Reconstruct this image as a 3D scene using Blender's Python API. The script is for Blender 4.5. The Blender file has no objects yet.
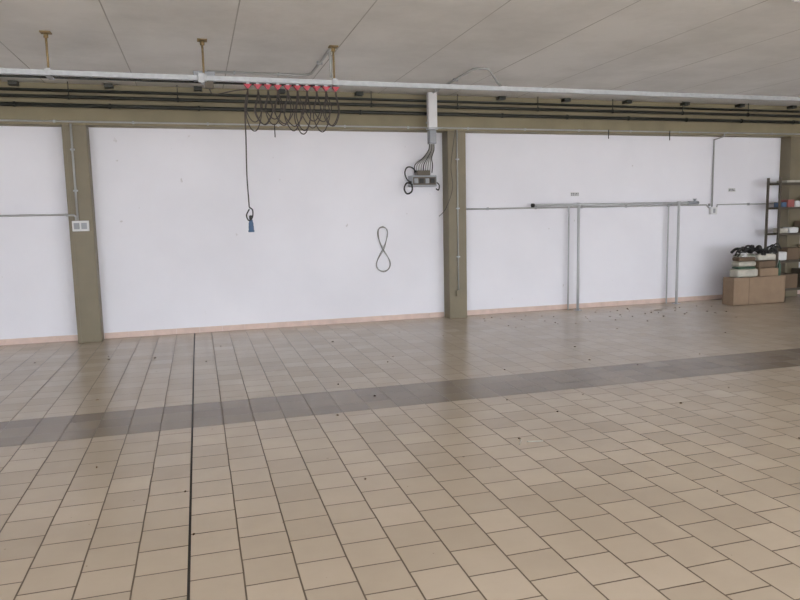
import bpy, bmesh, math, random
from mathutils import Vector, Matrix
random.seed(7)
H=1.5                      # eye height
sc=bpy.context.scene
sc.view_settings.view_transform='Standard'
sc.view_settings.look='None'

# ------------------------------------------------------------ materials
def new_mat(name):
    m=bpy.data.materials.new(name); m.use_nodes=True
    nt=m.node_tree; b=nt.nodes['Principled BSDF']
    return m,nt,b
def lin(c):
    return tuple([((x/255.)/12.92 if x/255.<=0.04045 else ((x/255.+0.055)/1.055)**2.4) for x in c])+(1.,)
def mat(name,rgb,rough=.6,metal=0.,var=.08,scale=6.,bump=0.,spec=.5):
    m,nt,b=new_mat(name)
    c=lin(rgb)
    tc=nt.nodes.new('ShaderNodeTexCoord')
    n=nt.nodes.new('ShaderNodeTexNoise'); n.inputs['Scale'].default_value=scale; n.inputs['Detail'].default_value=5
    nt.links.new(tc.outputs['Object'],n.inputs['Vector'])
    r=nt.nodes.new('ShaderNodeValToRGB')
    r.color_ramp.elements[0].position=.3; r.color_ramp.elements[1].position=.7
    r.color_ramp.elements[0].color=tuple(x*(1-var) for x in c[:3])+(1,)
    r.color_ramp.elements[1].color=tuple(min(1,x*(1+var)) for x in c[:3])+(1,)
    nt.links.new(n.outputs['Fac'],r.inputs['Fac']); nt.links.new(r.outputs['Color'],b.inputs['Base Color'])
    b.inputs['Roughness'].default_value=rough; b.inputs['Metallic'].default_value=metal
    b.inputs['Specular IOR Level'].default_value=spec
    if bump>0:
        bp=nt.nodes.new('ShaderNodeBump'); bp.inputs['Strength'].default_value=bump; bp.inputs['Distance'].default_value=.01
        nt.links.new(n.outputs['Fac'],bp.inputs['Height']); nt.links.new(bp.outputs['Normal'],b.inputs['Normal'])
    return m
M={}
M['olive']=mat('olive_paint',(122,112,90),.5,var=.07,scale=4)
M['olive_dk']=mat('olive_paint_beam',(136,126,100),.6,var=.1,scale=3)
M['galv']=mat('galvanised_steel',(170,172,174),.42,.6,.1,20)
M['conduit']=mat('grey_conduit',(172,172,170),.45,.1,.05,10)
M['pole']=mat('pale_grey_pipe',(190,192,194),.4,.1,.05,10)
M['black']=mat('black_rubber',(30,29,28),.5,0,.2,20)
M['cord']=mat('dark_festoon_cord',(58,50,46),.5,0,.2,20)
M['pipe']=mat('dark_pipe_paint',(38,40,34),.45,0,.2,8)
M['joint']=mat('expansion_joint_rubber',(42,38,34),.7,0,.2,8)
M['rust']=mat('rusty_brass',(140,120,84),.6,.3,.25,30)
M['red']=mat('red_plastic',(180,56,70),.45,0,.05,20)
M['dullred']=mat('dull_red_card',(150,84,80),.7,0,.05,20)
M['blue']=mat('blue_plastic',(74,98,128),.45,0,.05,20)
M['white']=mat('white_plastic',(215,215,215),.45,0,.03,10)
M['greypl']=mat('grey_plastic',(150,153,158),.5,0,.05,10)
M['cable']=mat('grey_cable',(150,148,144),.5,0,.08,10)
M['card']=mat('cardboard',(144,122,100),.85,0,.1,5)
M['card2']=mat('cardboard_dark',(108,90,72),.85,0,.1,5)
M['paper']=mat('paper_bags',(182,178,166),.8,0,.2,9)
M['shelf']=mat('shelf_steel',(86,78,66),.5,.2,.1,8)
M['green']=mat('green_plastic',(50,80,60),.5,0,.1,9)
M['skin_base']=mat('pink_skirting',(214,190,178),.5,0,.1,7)
M['leaf']=mat('dry_leaf',(96,72,48),.8,0,.3,30)
M['ink']=mat('label_ink',(90,90,95),.7,0,.1,30)
M['asphalt']=mat('outside_concrete',(190,186,180),.9,0,.1,1)

# ---- walls
def wall_mat():
    m,nt,b=new_mat('white_plaster')
    tc=nt.nodes.new('ShaderNodeTexCoord')
    n1=nt.nodes.new('ShaderNodeTexNoise'); n1.inputs['Scale'].default_value=.8; n1.inputs['Detail'].default_value=6
    n2=nt.nodes.new('ShaderNodeTexNoise'); n2.inputs['Scale'].default_value=60; n2.inputs['Detail'].default_value=3
    nt.links.new(tc.outputs['Object'],n1.inputs['Vector']); nt.links.new(tc.outputs['Object'],n2.inputs['Vector'])
    r=nt.nodes.new('ShaderNodeValToRGB'); r.color_ramp.elements[0].position=.3; r.color_ramp.elements[1].position=.65
    r.color_ramp.elements[0].color=lin((229,228,234)); r.color_ramp.elements[1].color=lin((237,236,242))
    nt.links.new(n1.outputs['Fac'],r.inputs['Fac'])
    # tiny scuffs
    n3=nt.nodes.new('ShaderNodeTexNoise'); n3.inputs['Scale'].default_value=9; n3.inputs['Detail'].default_value=2
    nt.links.new(tc.outputs['Object'],n3.inputs['Vector'])
    r3=nt.nodes.new('ShaderNodeValToRGB'); r3.color_ramp.elements[0].position=.75; r3.color_ramp.elements[1].position=.79
    r3.color_ramp.elements[0].color=(0,0,0,1); r3.color_ramp.elements[1].color=(.35,.35,.35,1)
    nt.links.new(n3.outputs['Fac'],r3.inputs['Fac'])
    mx=nt.nodes.new('ShaderNodeMixRGB'); mx.inputs['Color2'].default_value=lin((150,140,130))
    nt.links.new(r3.outputs['Color'],mx.inputs['Fac']); nt.links.new(r.outputs['Color'],mx.inputs['Color1'])
    nt.links.new(mx.outputs['Color'],b.inputs['Base Color'])
    bp=nt.nodes.new('ShaderNodeBump'); bp.inputs['Strength'].default_value=.15; bp.inputs['Distance'].default_value=.003
    nt.links.new(n2.outputs['Fac'],bp.inputs['Height']); nt.links.new(bp.outputs['Normal'],b.inputs['Normal'])
    b.inputs['Roughness'].default_value=.85
    return m
M['wall']=wall_mat()

def math_node(nt,op,a=None,b=None,c=None):
    n=nt.nodes.new('ShaderNodeMath'); n.operation=op
    for i,v in enumerate((a,b,c)):
        if v is None: continue
        if isinstance(v,(int,float)): n.inputs[i].default_value=v
        else: nt.links.new(v,n.inputs[i])
    return n.outputs[0]

# ---- ceiling: precast panels with joints
def ceil_mat():
    m,nt,b=new_mat('ceiling_concrete')
    tc=nt.nodes.new('ShaderNodeTexCoord'); sep=nt.nodes.new('ShaderNodeSeparateXYZ')
    nt.links.new(tc.outputs['Object'],sep.inputs[0])
    n1=nt.nodes.new('ShaderNodeTexNoise'); n1.inputs['Scale'].default_value=.9; n1.inputs['Detail'].default_value=8; n1.inputs['Roughness'].default_value=.65
    nt.links.new(tc.outputs['Object'],n1.inputs['Vector'])
    r=nt.nodes.new('ShaderNodeValToRGB'); r.color_ramp.elements[0].position=.3; r.color_ramp.elements[1].position=.62
    r.color_ramp.elements[0].color=lin((213,211,206)); r.color_ramp.elements[1].color=lin((234,232,228))
    nt.links.new(n1.outputs['Fac'],r.inputs['Fac'])
    # panel joint every 1.04 m in x
    x=math_node(nt,'ADD',sep.outputs['X'],-0.411+10.4)
    fx=math_node(nt,'FRACT',math_node(nt,'DIVIDE',x,1.04))
    d=math_node(nt,'ABSOLUTE',math_node(nt,'SUBTRACT',fx,.5))
    j=math_node(nt,'GREATER_THAN',d,.4945)
    jw=nt.nodes.new('ShaderNodeTexNoise'); jw.inputs['Scale'].default_value=.9
    nt.links.new(tc.outputs['Object'],jw.inputs['Vector'])
    js=math_node(nt,'MULTIPLY',j,math_node(nt,'MULTIPLY',jw.outputs['Fac'],1.2))
    mx=nt.nodes.new('ShaderNodeMixRGB'); mx.inputs['Color2'].default_value=lin((140,134,124))
    nt.links.new(js,mx.inputs['Fac']); nt.links.new(r.outputs['Color'],mx.inputs['Color1'])
    nt.links.new(mx.outputs['Color'],b.inputs['Base Color'])
    bp=nt.nodes.new('ShaderNodeBump'); bp.inputs['Strength'].default_value=.6; bp.inputs['Distance'].default_value=.02
    h=math_node(nt,'SUBTRACT',math_node(nt,'MULTIPLY',n1.outputs['Fac'],1.2),js)
    nt.links.new(h,bp.inputs['Height']); nt.links.new(bp.outputs['Normal'],b.inputs['Normal'])
    b.inputs['Roughness'].default_value=.75
    return m
M['ceil']=ceil_mat()

# ---- floor tiles
TILE=.225; BX=-.115; BY=5.105
def floor_mat():
    m,nt,b=new_mat('glazed_floor_tiles')
    tc=nt.nodes.new('ShaderNodeTexCoord'); sep=nt.nodes.new('ShaderNodeSeparateXYZ')
    nt.links.new(tc.outputs['Object'],sep.inputs[0])
    wob=nt.nodes.new('ShaderNodeTexNoise'); wob.inputs['Scale'].default_value=3.
    nt.links.new(tc.outputs['Object'],wob.inputs['Vector'])
    w=math_node(nt,'MULTIPLY',math_node(nt,'SUBTRACT',wob.outputs['Fac'],.5),.008)
    x=math_node(nt,'ADD',math_node(nt,'ADD',sep.outputs['X'],-BX+TILE*200),w)
    y=math_node(nt,'ADD',math_node(nt,'ADD',sep.outputs['Y'],-BY+TILE*200),w)
    in1=math_node(nt,'GREATER_THAN',sep.outputs['Y'],BY); in2=math_node(nt,'LESS_THAN',sep.outputs['Y'],BY+3*TILE)
    band=math_node(nt,'MULTIPLY',in1,in2)
    cb=nt.nodes.new('ShaderNodeCombineXYZ')
    # columns run away from the viewer: swap axes; alternate columns are half a tile out of step (except in the band)
    cpar=math_node(nt,'MODULO',math_node(nt,'FLOOR',math_node(nt,'DIVIDE',x,TILE)),2.0)
    sh=math_node(nt,'MULTIPLY',math_node(nt,'MULTIPLY',cpar,TILE*.5),math_node(nt,'SUBTRACT',1.0,band))
    yo=math_node(nt,'ADD',y,sh)
    nt.links.new(x,cb.inputs['Y']); nt.links.new(yo,cb.inputs['X'])
    br=nt.nodes.new('ShaderNodeTexBrick')
    br.offset=0.0; br.squash=1.0
    br.inputs['Scale'].default_value=1.0
    br.inputs['Brick Width'].default_value=TILE; br.inputs['Row Height'].default_value=TILE
    br.inputs['Mortar Size'].default_value=.0046; br.inputs['Mortar Smooth'].default_value=.3
    br.inputs['Bias'].default_value=0.
    br.inputs['Color1'].default_value=(0,0,0,1); br.inputs['Color2'].default_value=(1,1,1,1)
    br.inputs['Mortar'].default_value=(.5,.5,.5,1)
    nt.links.new(cb.outputs[0],br.inputs['Vector'])
    # tile colours
    def ramp(a,c):
        r=nt.nodes.new('ShaderNodeValToRGB'); r.color_ramp.elements[0].color=lin(a); r.color_ramp.elements[1].color=lin(c)
        return r
    ra=ramp((190,176,158),(202,188,170)); nt.links.new(br.outputs['Color'],ra.inputs['Fac'])
    rb=ramp((128,116,102),(148,135,120)); nt.links.new(br.outputs['Color'],rb.inputs['Fac'])
    mb=nt.nodes.new('ShaderNodeMixRGB'); nt.links.new(band,mb.inputs['Fac'])
    nt.links.new(ra.outputs['Color'],mb.inputs['Color1']); nt.links.new(rb.outputs['Color'],mb.inputs['Color2'])
    # dirt
    n1=nt.nodes.new('ShaderNodeTexNoise'); n1.inputs['Scale'].default_value=1.3; n1.inputs['Detail'].default_value=8; n1.inputs['Roughness'].default_value=.65
    nt.links.new(tc.outputs['Object'],n1.inputs['Vector'])
    rd=nt.nodes.new('ShaderNodeValToRGB'); rd.color_ramp.elements[0].position=.35; rd.color_ramp.elements[1].position=.7
    rd.color_ramp.elements[0].color=(.90,.89,.88,1); rd.color_ramp.elements[1].color=(1,1,1,1)
    nt.links.new(n1.outputs['Fac'],rd.inputs['Fac'])
    mm=nt.nodes.new('ShaderNodeMixRGB'); mm.blend_type='MULTIPLY'; mm.inputs['Fac'].default_value=1
    nt.links.new(mb.outputs['Color'],mm.inputs['Color1']); nt.links.new(rd.outputs['Color'],mm.inputs['Color2'])
    # small dark chips
    n2=nt.nodes.new('ShaderNodeTexNoise'); n2.inputs['Scale'].default_value=26; n2.inputs['Detail'].default_value=1
    nt.links.new(tc.outputs['Object'],n2.inputs['Vector'])
    rc=nt.nodes.new('ShaderNodeValToRGB'); rc.color_ramp.elements[0].position=.80; rc.color_ramp.elements[1].position=.82
    rc.color_ramp.elements[0].color=(0,0,0,1); rc.color_ramp.elements[1].color=(.6,.6,.6,1)
    nt.links.new(n2.outputs['Fac'],rc.inputs['Fac'])
    mc=nt.nodes.new('ShaderNodeMixRGB'); mc.inputs['Color2'].default_value=lin((80,66,52))
    nt.links.new(rc.outputs['Color'],mc.inputs['Fac']); nt.links.new(mm.outputs['Color'],mc.inputs['Color1'])
    # mortar
    mo=nt.nodes.new('ShaderNodeMixRGB'); mo.inputs['Color2'].default_value=lin((100,86,70))
    nt.links.new(br.outputs['Fac'],mo.inputs['Fac']); nt.links.new(mc.outputs['Color'],mo.inputs['Color1'])
    nt.links.new(mo.outputs['Color'],b.inputs['Base Color'])
    rr=nt.nodes.new('ShaderNodeMapRange'); rr.inputs['To Min'].default_value=.16; rr.inputs['To Max'].default_value=.32
    nt.links.new(n1.outputs['Fac'],rr.inputs['Value'])
    ro=math_node(nt,'ADD',rr.outputs[0],math_node(nt,'MULTIPLY',br.outputs['Fac'],.4))
    nt.links.new(ro,b.inputs['Roughness'])
    bp=nt.nodes.new('ShaderNodeBump'); bp.inputs['Strength'].default_value=.5; bp.inputs['Distance'].default_value=.003
    hh=math_node(nt,'SUBTRACT',math_node(nt,'MULTIPLY',n1.outputs['Fac'],.5),br.outputs['Fac'])
    nt.links.new(hh,bp.inputs['Height']); nt.links.new(bp.outputs['Normal'],b.inputs['Normal'])
    b.inputs['Specular IOR Level'].default_value=.5
    return m
M['floor']=floor_mat()

# ------------------------------------------------------------ mesh builder
class B:
    def __init__(s,name): s.name=name; s.bm=bmesh.new(); s.mats=[]
    def mi(s,k):
        if k not in s.mats: s.mats.append(k)
        return s.mats.index(k)
    def box(s,x0,x1,y0,y1,z0,z1,k,bev=0.,rot=None):
        c=Vector(((x0+x1)/2,(y0+y1)/2,(z0+z1)/2))
        t=bmesh.new(); bmesh.ops.create_cube(t,size=1)
        bmesh.ops.scale(t,vec=(abs(x1-x0),abs(y1-y0),abs(z1-z0)),verts=t.verts)
        if bev>0: bmesh.ops.bevel(t,geom=t.edges[:],offset=bev,segments=2,affect='EDGES',profile=.5)
        if rot: bmesh.ops.rotate(t,verts=t.verts,matrix=rot)
        bmesh.ops.translate(t,vec=c,verts=t.verts)
        s._merge(t,k)
    def _merge(s,t,k,smooth=False):
        i=s.mi(k)
        vm={v:s.bm.verts.new(v.co) for v in t.verts}
        for f in t.faces:
            try: nf=s.bm.faces.new([vm[v] for v in f.verts]); nf.material_index=i; nf.smooth=smooth
            except ValueError: pass
        t.free()
    def tube(s,pts,r,k,seg=10,smooth_path=0,closed=False):
        P=[Vector(p) for p in pts]
        if smooth_path:
            Q=[];n=len(P)
            rng=range(n if closed else n-1)
            for i in rng:
                if closed: p0,p1,p2,p3=P[i-1],P[i],P[(i+1)%n],P[(i+2)%n]
                else: p0,p1,p2,p3=P[max(i-1,0)],P[i],P[i+1],P[min(i+2,n-1)]
                for j in range(smooth_path):
                    t=j/smooth_path
                    Q.append(.5*((2*p1)+(-p0+p2)*t+(2*p0-5*p1+4*p2-p3)*t*t+(-p0+3*p1-3*p2+p3)*t**3))
            if not closed: Q.append(P[-1])
            P=Q
        i=s.mi(k); rings=[]; n=len(P); nrm=None
        for a in range(n):
            if closed: d=(P[(a+1)%n]-P[a-1])
            elif a==0: d=P[1]-P[0]
            elif a==n-1: d=P[-1]-P[-2]
            else: d=(P[a+1]-P[a]).normalized()+(P[a]-P[a-1]).normalized()
            if d.length<1e-9: d=Vector((0,0,1))
            d.normalize()
            if nrm is None:
                nrm=d.cross(Vector((0,0,1)) if abs(d.z)<.9 else Vector((1,0,0))).normalized()
            else:
                nrm=(nrm-d*nrm.dot(d))
                nrm.normalize()
            b2=d.cross(nrm)
            rings.append([s.bm.verts.new(P[a]+(nrm*math.cos(2*math.pi*q/seg)+b2*math.sin(2*math.pi*q/seg))*r) for q in range(seg)])
        for a in range(n if closed else n-1):
            A=rings[a];C=rings[(a+1)%n]
            for q in range(seg):
                f=s.bm.faces.new((A[q],A[(q+1)%seg],C[(q+1)%seg],C[q])); f.material_index=i; f.smooth=True
        if not closed:
            for rg in (rings[0][::-1],rings[-1]):
                f=s.bm.faces.new(rg); f.material_index=i
    def lathe(s,base,prof,k,seg=16):
        i=s.mi(k); base=Vector(base); rings=[]
        for (r,z) in prof:
            rings.append([s.bm.verts.new(base+Vector((r*math.cos(2*math.pi*q/seg),r*math.sin(2*math.pi*q/seg),z))) for q in range(seg)])
        for a in range(len(rings)-1):
            for q in range(seg):
                f=s.bm.faces.new((rings[a][q],rings[a][(q+1)%seg],rings[a+1][(q+1)%seg],rings[a+1][q])); f.material_index=i; f.smooth=True
        for rg in (rings[0][::-1],rings[-1]):
            f=s.bm.faces.new(rg); f.material_index=i
    def done(s):
        bmesh.ops.recalc_face_normals(s.bm,faces=s.bm.faces[:])
        me=bpy.data.meshes.new(s.name); s.bm.to_mesh(me); s.bm.free()
        for k in s.mats: me.materials.append(M[k])
        o=bpy.data.objects.new(s.name,me); sc.collection.objects.link(o)
        return o
def simple(name,k,*a,bev=0.):
    b=B(name); b.box(*a,k,bev=bev); return b.done()

CE=3.2; WY=9.58; XL=-7.5; XR=13.; YF=-3.6
# ------------------------------------------------------------ shell
simple('floor','floor',XL,XR,YF,WY,-.12,0)
simple('ceiling','ceil',XL-.2,XR+.2,YF-.2,WY+.2,CE,CE+.2)
simple('wall_back','wall',XL-.2,XR+.2,WY,WY+.2,-.12,CE)
simple('wall_left','wall',XL-.2,XL,YF,WY,-.12,CE)
simple('wall_right','wall',XR,XR+.2,YF,WY,-.12,CE)
b=B('wall_front')
b.box(XL-.2,XR+.2,YF-.2,YF,3.0,CE,'wall')
for x in (XL-.2,-1.0,5.8,XR-.2): b.box(x,x+.4,YF-.2,YF,-.12,3.0,'wall')
b.done()
simple('outside_ground','asphalt',-40,40,-40,YF-.2,-.2,-.05)
# expansion joint
b=B('trim_1'); b.box(-.121,-.109,YF+.01,WY-.02,.0,.002,'joint'); b.done()
# skirting tiles
b=B('baseboard_back')
segs=[(XL,-1.535),(-1.245,3.485),(3.775,9.635),(9.93,XR)]
for (a,c) in segs:
    x=a
    while x<c-.01:
        e=min(x+.3,c); b.box(x+.001,e-.001,WY-.012,WY,0,.075,'skin_base',bev=.002); x=e
b.done()

# beam + columns (painted)
b=B('ceiling_beam'); b.box(XL,XR,9.35,WY,2.71,CE,'olive_dk',bev=.004)
b.box(XL,XR,9.335,9.35,2.93,2.95,'olive_dk'); b.done()
def column(x0,x1):
    b=B('wall_column')
    b.box(x0,x1,9.35,WY,0,2.71,'olive',bev=.008)
    b.box(x0+.02,x0+.045,9.343,9.352,0,2.71,'olive')
    b.done()
column(-1.53,-1.25); column(3.49,3.77); column(9.64,9.92)

# ------------------------------------------------------------ dark pipes on beam
PX0,PX1=XL+.03,XR-.03
b=B('heating_pipe')
b.tube([(PX0,9.22,3.02),(PX1,9.22,3.02)],.021,'pipe',12)
x=-6.4
while x<12:
    b.tube([(x,9.22,3.045),(x,9.22,CE-.001)],.006,'pipe',6); b.tube([(x-.012,9.22,3.02),(x+.012,9.22,3.02)],.03,'pipe',10)
    x+=1.25
b.done()
b=B('heating_pipe')
b.tube([(PX0,9.25,2.925),(PX1,9.25,2.925)],.024,'pipe',12)
x=-6.2
while x<12:
    b.box(x-.012,x+.012,9.25,9.334,2.915,2.929,'pipe'); b.tube([(x-.012,9.25,2.925),(x+.012,9.25,2.925)],.033,'pipe',10)
    b.box(x-.05,x+.05,9.24,9.349,3.15,3.195,'pipe')
    x+=1.05
b.done()
b=B('heating_pipe')
b.tube([(PX0,9.29,3.105),(PX1,9.29,3.105)],.018,'pipe',12)
b.done()
# thin conduit on beam's lower edge
b=B('beam_conduit')
b.tube([(PX0,9.33,2.745),(PX1,9.33,2.745)],.011,'conduit',8)
x=-7
while x<12.5:
    b.box(x-.012,x+.012,9.315,9.349,2.73,2.76,'galv'); x+=.9
for x,l in ((1.05,.16),(6.1,.12),(7.2,.13)):       # short drops off the conduit
    b.tube([(x,9.318,2.76),(x,9.318,2.745-l)],.007,'black',6)
b.done()

# ------------------------------------------------------------ festoon rail
RY=6.93; RZ=2.83
b=B('festoon_cable_rail')
x0,x1=-7.2,10.5
b.box(x0,x1,RY-.024,RY+.024,RZ+.036,RZ+.04,'galv')
b.box(x0,x1,RY-.024,RY-.020,RZ-.004,RZ+.036,'galv')
b.box(x0,x1,RY+.020,RY+.024,RZ-.004,RZ+.036,'galv')
b.box(x0,x1,RY-.020,RY-.010,RZ-.004,RZ-.001,'galv')
b.box(x0,x1,RY+.010,RY+.020,RZ-.004,RZ-.001,'galv')
b.tube([(x0,RY+.11,RZ-.0),(1.4,RY+.11,RZ-.0)],.011,'pipe',8)
for x in (-6.4,-5.1,-3.8,-2.5,-1.2,.136,1.39,):
    b.tube([(x,RY,RZ+.04),(x,RY,CE-.01)],.010,'rust',8)
    b.box(x-.045,x+.045,RY-.045,RY+.045,CE-.012,CE,'rust',bev=.003)
    b.lathe((x,RY,CE-.05),[(.02,0),(.02,.035)],'rust',6)
    b.box(x-.025,x+.025,RY-.035,RY+.125,RZ-.02,RZ-.006,'galv',bev=.003)
    b.box(x-.025,x+.025,RY-.035,RY-.024,RZ-.02,RZ+.055,'galv',bev=.003)
    b.lathe((x,RY,RZ+.04),[(.022,0),(.022,.02)],'rust',6)
for x in (-2.9,.9,4.4,8.0): b.box(x-.12,x+.12,RY-.028,RY-.024,RZ-.0,RZ+.036,'galv')
# end box beside the rod
b.box(.04,.24,RY+.03,RY+.09,RZ+.0,RZ+.09,'greypl',bev=.006)
b.box(.08,.14,RY-.05,RY-.035,RZ-.03,RZ+.06,'galv',bev=.004)
b.box(.14,.22,RY-.03,RY+.03,RZ-.075,RZ-.012,'shelf',bev=.006)
b.done()
# festoon cable loops
b=B('festoon_cable')
n=9; xs=[.54+i*(1.40-.54)/(n) for i in range(n+1)]
for i,x in enumerate(xs):
    b.box(x-.015,x+.015,RY-.006,RY+.006,RZ-.05,RZ-.005,'galv')
    t=bmesh.new()
    vs=[t.verts.new((x+dx,RY+dy,RZ+dz)) for dy in (-.03,.03) for (dx,dz) in ((-.038,-.026),(.038,-.026),(0,-.072))]
    t.faces.new(vs[:3]);t.faces.new(vs[3:][::-1])
    for q in range(3): t.faces.new((vs[q],vs[3+q],vs[3+(q+1)%3],vs[(q+1)%3]))
    b._merge(t,'red')
for i in range(n):
    a,c=xs[i],xs[i+1]; w=(c-a)
    for kk,(dy,dp) in enumerate(((-.02,.36),(.015,.40))):
        dp+=random.uniform(-.07,.04); e=.35*w+random.uniform(-.01,.02)
        z=RZ-.055
        b.tube([(a,RY+dy,z),(a-e*.2,RY+dy*1.5,z-dp*.25),(a-e,RY+dy*2.,z-dp*.65),(a+w*.2,RY+dy*2,z-dp*.97),(a+w*.8,RY+dy*2.,z-dp*.97),(c+e,RY+dy*2.,z-dp*.6),(c+e*.2,RY+dy,z-dp*.2),(c,RY+dy,z)],.0055,'cord',7,6)
b.tube([(.54,RY,RZ-.07),(.505,RY,2.6),(.50,RY,2.3),(.492,RY,1.95),(.498,RY,1.7),(.50,RY,1.63)],.0065,'cord',8,6)
b.tube([(.18,RY,RZ-.08),(.21,RY,RZ-.13),(.28,RY,RZ-.12),(.40,RY,RZ-.09),(.54,RY,RZ-.07)],.006,'cord',7,5)
b.done()
b=B('hanging_plug_socket')
b.tube([(.50,RY,1.628),(.53,RY-.01,1.60),(.525,RY-.015,1.53),(.49,RY-.01,1.50),(.47,RY,1.55),(.50,RY,1.61)],.007,'black',8,6)
b.lathe((.51,RY,1.385),[(.012,.13),(.018,.115),(.02,.095),(.024,.09),(.024,.06),(.026,.055),(.026,.02),(.03,.018),(.03,0)][::-1],'blue',14)
b.lathe((.51,RY,1.515),[(.013,-.005),(.016,0),(.016,.03),(.009,.035)],'black',12)
b.done()
# ceiling conduits
b=B('ceiling_conduit')
b.tube([(.2,8.28,CE-.016),(1.28,8.28,CE-.016),(1.34,8.25,CE-.016),(1.37,8.15,CE-.016),(1.37,7.1,CE-.016),(1.37,7.02,CE-.03),(1.37,6.99,CE-.1),(1.37,6.985,RZ+.08)],.014,'conduit',10)
for p in ((.5,8.28),(1.0,8.28)): b.box(p[0]-.01,p[0]+.01,p[1]-.03,p[1]+.03,CE-.032,CE-.001,'galv')
b.box(1.34,1.40,7.6,7.62,CE-.032,CE-.001,'galv')
b.done()
b=B('ceiling_conduit')
b.tube([(3.2,9.2,CE-.016),(3.18,8.62,CE-.016),(3.16,7.6,CE-.016),(3.2,7.55,CE-.016),(3.32,7.55,CE-.016),(3.36,7.55,CE-.04),(3.40,7.52,CE-.12),(3.38,7.4,RZ+.17),(3.3,7.1,RZ+.07),(3.28,6.98,RZ+.05)],.013,'conduit',10)
for y in (8.9,8.2): b.box(3.15,3.21,y,y+.02,CE-.032,CE-.001,'galv')
b.done()

# ------------------------------------------------------------ cable drop panel
b=B('cable_duct')
b.box(3.12,3.245,9.08,9.16,2.71,3.19,'white',bev=.004)
b.box(3.11,3.255,9.07,9.17,2.69,2.72,'galv',bev=.003)
b.box(3.135,3.23,9.08,9.2,2.5,2.68,'greypl',bev=.006)
b.box(3.15,3.215,9.16,9.30,2.79,2.82,'galv')
b.done()
b=B('power_socket_panel')
b.box(2.96,3.34,9.40,9.58,1.93,2.09,'greypl',bev=.01)
b.box(2.98,3.32,9.385,9.40,1.955,2.065,'shelf',bev=.004)
for i in range(4):
    x=3.02+i*.082
    b.box(x-.03,x+.03,9.365,9.387,1.975,2.045,'black' if i%2 else 'greypl',bev=.006)
b.box(3.05,3.25,9.42,9.56,2.09,2.16,'shelf',bev=.008)
for i in range(9):
    x=3.03+i*.033
    b.tube([(3.15+i*.008,9.15,2.5),(3.15+i*.01,9.2,2.42),(3.12+i*.016,9.35,2.33),(x,9.45,2.24),(x,9.48,2.13)],.007,'cable' if i%4 else 'black',6,5)
b.tube([(2.98,9.42,1.99),(2.90,9.40,2.02),(2.86,9.40,2.12),(2.90,9.42,2.2),(2.98,9.44,2.2),(3.05,9.46,2.14)],.01,'black',8,6)
b.tube([(2.97,9.40,1.96),(2.88,9.38,1.98),(2.84,9.38,1.90),(2.88,9.38,1.83),(2.95,9.38,1.86),(2.96,9.39,1.94),(2.92,9.39,2.0)],.012,'black',8,6)
b.tube([(3.34,9.45,2.0),(3.38,9.42,1.95),(3.37,9.42,1.88),(3.33,9.42,1.9)],.009,'black',8,6)
b.done()
# loose thin wire on centre column
b=B('loose_wire')
b.tube([(3.60,9.32,2.72),(3.56,9.31,2.5),(3.52,9.30,2.2),(3.54,9.30,1.9),(3.46,9.36,1.62),(3.40,9.5,1.5)],.004,'black',6,6)
b.done()
b=B('electrical_conduit')
b.tube([(3.63,9.335,2.72),(3.63,9.335,.42)],.011,'conduit',8)
b.box(3.59,3.67,9.31,9.342,.33,.42,'olive',bev=.005)
for z in (2.3,1.6,.9): b.box(3.605,3.655,9.32,9.342,z,z+.02,'galv')
b.done()

# figure-eight wire loop hanging on wall
b=B('wire_coil')
cx=2.557; pts=[]
for i in range(28):
    t=2*math.pi*i/28
    zz=math.cos(t)
    w=.075 if zz>0 else .10
    pts.append((cx+w*math.sin(2*t), 9.562+.006*math.sin(t), 1.05+.32*zz))
b.tube(pts,.0065,'cable',7,3,closed=True)
pts2=[(p[0]+.01*math.sin(i*1.1),p[1]-.008,p[2]-.012) for i,p in enumerate(pts)]
b.tube(pts2,.005,'cable',7,3,closed=True)
b.tube([(cx,WY,1.372),(cx,9.54,1.377)],.006,'galv',6)
b.done()

# left wall conduit + socket
def socket(name,x,y,z,w=.19,h=.13):
    b=B(name)
    b.box(x-w/2,x+w/2,y-.055,y,z-h/2,z+h/2,'white',bev=.006)
    n=2 if w>.15 else 1
    for i in range(n):
        cx=x+(i-(n-1)/2)*w*.45
        b.box(cx-w*.17,cx+w*.17,y-.063,y-.055,z-h*.3,z+h*.3,'greypl',bev=.004)
    return b.done()
socket('wall_socket',-1.39,9.342,1.475)
b=B('electrical_conduit')
b.tube([(-1.42,9.325,2.72),(-1.42,9.325,1.545)],.013,'conduit',8)
b.tube([(PX0,9.555,1.62),(-1.60,9.555,1.62),(-1.57,9.54,1.62),(-1.56,9.34,1.62),(-1.54,9.32,1.61),(-1.46,9.32,1.61),(-1.44,9.32,1.59),(-1.44,9.32,1.545)],.013,'conduit',8)
for z in (2.4,1.9): b.box(-1.445,-1.395,9.315,9.342,z,z+.02,'galv')
x=-7
while x<-1.7: b.box(x-.01,x+.01,9.54,WY-.001,1.6,1.64,'galv'); x+=.9
b.done()
# right bay conduit + socket
socket('wall_socket',8.27,WY-.001,1.50,.13,.12)
b=B('electrical_conduit')
b.tube([(8.25,9.325,2.73),(8.25,9.33,2.69),(8.25,9.555,2.66),(8.25,9.555,1.565)],.013,'conduit',8)
b.tube([(3.78,9.56,1.60),(8.1,9.56,1.60),(8.14,9.56,1.60),(8.17,9.56,1.57),(8.19,9.56,1.55)],.012,'conduit',8)
b.tube([(8.345,9.56,1.55),(8.36,9.56,1.60),(9.63,9.56,1.60)],.010,'conduit',8)
x=4.2
while x<9.6: b.box(x-.01,x+.01,9.545,WY-.001,1.58,1.62,'galv'); x+=.8
b.done()
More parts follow.
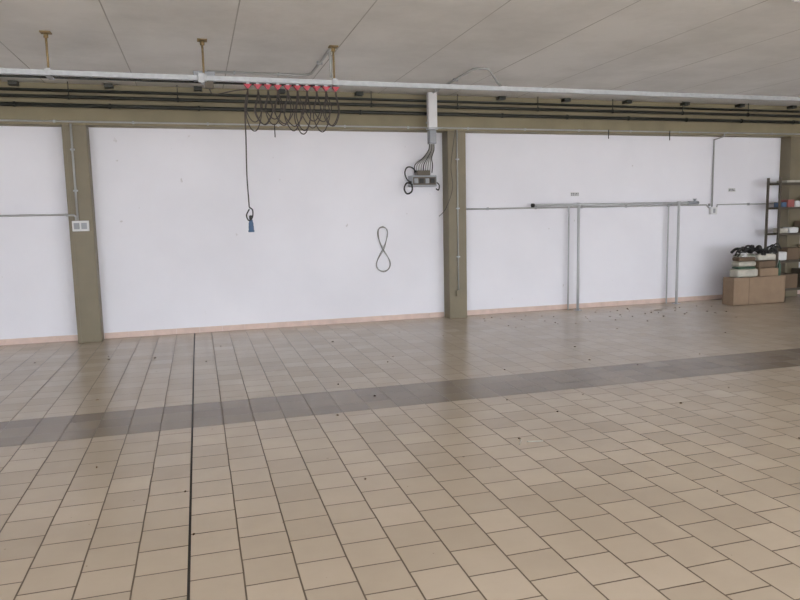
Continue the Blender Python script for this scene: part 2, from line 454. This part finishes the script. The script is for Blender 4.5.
# pipe stand frame
b=B('pipe_stand_frame')
FY=9.37
b.tube([(4.85,FY,1.635),(7.8,FY,1.635)],.019,'pole',12)
for x in (5.63,7.45):
    b.tube([(x,FY,.0),(x,FY,1.62)],.021,'pole',12)
    b.box(x-.05,x+.05,FY-.05,FY+.05,0,.008,'galv',bev=.002)
    b.tube([(x-.03,FY,1.635),(x+.03,FY,1.635)],.028,'pole',12)
    b.tube([(x-.10,FY+.12,.0),(x-.10,FY+.12,1.60),(x-.07,FY+.06,1.635),(x-.02,FY,1.635)],.012,'pole',10)
b.tube([(4.83,FY,1.635),(4.87,FY,1.635)],.03,'black',12)
b.tube([(7.62,FY,1.635),(7.82,FY,1.635)],.026,'greypl',12)
b.lathe((7.75,FY,1.635),[(.018,0),(.018,.05),(.03,.055),(.03,.065)],'greypl',10)
b.done()
# labels on wall
def label(x,z,w,h):
    b=B('wall_label'); b.box(x-w/2,x+w/2,WY-.003,WY,z-h/2,z+h/2,'white')
    for i in range(2):
        zz=z+h*.22-i*h*.4
        q=x-w*.42
        while q<x+w*.40:
            l=random.uniform(.012,.03); b.box(q,min(q+l,x+w*.45),WY-.004,WY-.003,zz-.008,zz+.008,'ink'); q+=l+.008
    b.done()
label(5.68,1.80,.15,.06); label(8.66,1.84,.15,.06)

# ------------------------------------------------------------ cardboard box + pile
b=B('cardboard_box')
X0,X1,Y0,Y1,ZB=8.06,9.08,8.80,9.03,.43
th=.006
b.box(X0,X1,Y0,Y0+th,0,ZB,'card'); b.box(X0,X1,Y1-th,Y1,0,ZB,'card')
b.box(X0,X0+th,Y0,Y1,0,ZB,'card'); b.box(X1-th,X1,Y0,Y1,0,ZB,'card')
b.box(X0,X1,Y0,Y1,0,th,'card'); b.box(X0-.003,X1+.003,Y0-.003,(Y0+Y1)/2-.002,ZB,ZB+th,'card'); b.box(X0,X1,(Y0+Y1)/2+.002,Y1,ZB,ZB+th,'card')
b.box(X0+.30,X0+.305,Y0-.002,Y0,0,ZB,'card2')
b.done()
b=B('pile_of_supplies')
def R(z): return Matrix.Rotation(z,3,'Z')
z=ZB+.007
b.box(8.15,8.56,8.82,9.02,z,z+.13,'paper',bev=.03,rot=R(.03))
b.box(8.59,8.95,8.82,9.02,z,z+.13,'card',bev=.012,rot=R(-.03))
b.box(8.20,8.50,8.83,9.01,z+.135,z+.165,'green',bev=.01,rot=R(-.1))
b.box(8.17,8.53,8.83,9.01,z+.17,z+.25,'paper',bev=.03,rot=R(.06))
b.box(8.20,8.50,8.83,9.01,z+.255,z+.32,'card2',bev=.02,rot=R(-.08))
b.box(8.54,8.92,8.83,9.01,z+.135,z+.25,'card2',bev=.02,rot=R(.1))
b.box(8.58,8.90,8.83,9.0,z+.255,z+.36,'paper',bev=.03,rot=R(-.15))
b.box(8.24,8.36,8.82,8.9,z+.325,z+.39,'white',bev=.01,rot=R(.5))
for i in range(5): b.box(8.20+i*.01,8.50-i*.01,8.83,9.0,z+.325+i*.010,z+.333+i*.010,'green' if i%2 else 'paper',rot=R(.1*i-.2))
for i in range(4):
    b.lathe((8.98+.04*(i%2),8.84+i*.05,z),[(.024,0),(.026,.01),(.026,.16),(.010,.22),(.010,.25)],'white' if i%2 else 'green',12)
# heap of black straps and hoses
for i in range(34):
    x=8.22+random.random()*.74; y=8.85+random.random()*.14; zz=z+.38+random.random()*.10
    a=random.uniform(0,6.28); L=random.uniform(.07,.15)
    pts=[(x-L*math.cos(a),y-.3*L*math.sin(a),zz-.05),(x-.4*L*math.cos(a),y,zz+random.uniform(-.01,.04)),(x+.4*L*math.cos(a),y,zz+random.uniform(-.02,.03)),(x+L*math.cos(a),y+.3*L*math.sin(a),zz-.04)]
    b.tube(pts,random.choice((.010,.015,.022)),'black',7,4)
b.done()
# ------------------------------------------------------------ shelf
b=B('metal_shelving_unit')
sx0,sx1,sy0,sy1=9.14,10.9,9.05,9.33
for x in (sx0,sx1-.03):
    for y in (sy0,sy1-.03):
        b.box(x,x+.03,y,y+.003,0,2.02,'shelf'); b.box(x,x+.003,y,y+.03,0,2.02,'shelf')
        b.box(x,x+.03,y,y+.03,0,.012,'black')
Z=[.18,.65,1.10,1.53,1.93]
for z in Z:
    b.box(sx0+.003,sx1,sy0+.003,sy1,z,z+.004,'shelf')
    b.box(sx0+.003,sx1,sy0+.003,sy0+.006,z-.03,z,'shelf'); b.box(sx0+.003,sx1,sy1-.006,sy1-.003,z-.03,z,'shelf')
b.done()
def cluster(name,items):
    b=B(name)
    for it in items: b.box(*it[:6],it[6],bev=it[7] if len(it)>7 else .006)
    b.done()
z=1.536
cluster('boxes_on_shelf',[(9.24,9.34,9.1,9.27,z,z+.08,'blue'),(9.36,9.50,9.1,9.28,z,z+.12,'dullred'),(9.52,9.62,9.1,9.28,z,z+.10,'white'),(9.8,10.2,9.1,9.3,z,z+.16,'card'),
 (9.24,9.4,9.1,9.27,1.106,1.19,'paper',.02),(9.43,9.62,9.1,9.27,1.106,1.20,'white',.02),(9.7,10.1,9.1,9.28,1.106,1.3,'card2'),
 (9.2,9.38,9.08,9.27,.656,.80,'white',.02),(9.40,9.66,9.1,9.27,.656,.86,'card2',.01),(9.8,10.3,9.1,9.27,.656,.9,'card'),
 (9.2,9.62,9.08,9.29,.186,.42,'card2'),(9.7,10.2,9.08,9.29,.186,.5,'shelf'),(9.3,9.6,9.08,9.29,1.936,1.97,'paper')])

# ceiling light fixture
b=B('ceiling_light_fixture')
b.box(4.55,6.2,4.44,4.56,CE-.05,CE,'white',bev=.01)
for y in (4.47,4.53): b.tube([(4.62,y,CE-.06),(6.14,y,CE-.06)],.012,'white',10)
b.done()

# leaf litter
b=B('leaf_litter')
spots=[(2.0,4.05),(3.0,4.9),(7.2,7.8),(6.55,8.8),(6.7,8.85),(6.9,8.7),(7.1,8.95),(6.3,8.6),(4.1,5.7),(5.0,5.9),(-1.6,4.2),(-.9,6.2),(5.9,8.0),(2.6,2.9)]
for (x,y) in spots+[(random.uniform(-3,7.8),random.uniform(3.2,8.6)) for _ in range(40)]+[(random.uniform(3.8,7.9),random.uniform(8.2,9.25)) for _ in range(50)]:
    s=random.uniform(.005,.014) if y<7 else random.uniform(.006,.018); a=random.uniform(0,6.28); e=random.uniform(.3,.6)
    if (x,y)==(6.7,8.85): s=.07
    if (x,y) in ((6.55,8.8),(7.2,7.8)): s=.035
    t=bmesh.new(); vs=[]
    for q in range(8):
        th=2*math.pi*q/8; px=s*math.cos(th)*(1.2 if q==0 else 1); py=s*e*math.sin(th)
        vs.append(t.verts.new((x+px*math.cos(a)-py*math.sin(a),y+px*math.sin(a)+py*math.cos(a),.004+.006*abs(math.sin(th)))))
    c=t.verts.new((x,y,.002))
    for q in range(8): t.faces.new((vs[q],vs[(q+1)%8],c))
    b._merge(t,'leaf')
for (x,y,a) in ((1.95,3.95,.9),(2.02,3.98,-.4)):
    b.tube([(x,y,.004),(x+.06*math.cos(a),y+.06*math.sin(a),.008),(x+.11*math.cos(a+.2),y+.11*math.sin(a+.2),.004)],.0035,'paper',6,4)
b.done()

# ------------------------------------------------------------ camera
r=Vector((.9589,-.2832,-.0208)); f=Vector((.2787,.9530,-.1202)).normalized()
r=(r-f*r.dot(f)).normalized(); u=r.cross(f).normalized()
cam=bpy.data.cameras.new('camera'); co=bpy.data.objects.new('camera',cam); sc.collection.objects.link(co)
m=Matrix(((r.x,u.x,-f.x,0),(r.y,u.y,-f.y,0),(r.z,u.z,-f.z,H),(0,0,0,1)))
co.matrix_world=m
cam.sensor_width=36; cam.sensor_fit='HORIZONTAL'; cam.lens=683/800*36
cam.clip_start=.05
sc.camera=co

# ------------------------------------------------------------ light
w=bpy.data.worlds.new('sky'); sc.world=w; w.use_nodes=True
bg=w.node_tree.nodes['Background']; bg.inputs['Color'].default_value=(.87,.92,1.,1); bg.inputs['Strength'].default_value=7.0
s=bpy.data.lights.new('sun','SUN'); s.energy=11; s.angle=.02; s.color=(1,.97,.93)
so=bpy.data.objects.new('sun',s); sc.collection.objects.link(so)
so.rotation_euler=Vector((-.15,.55,-.82)).to_track_quat('-Z','Y').to_euler()
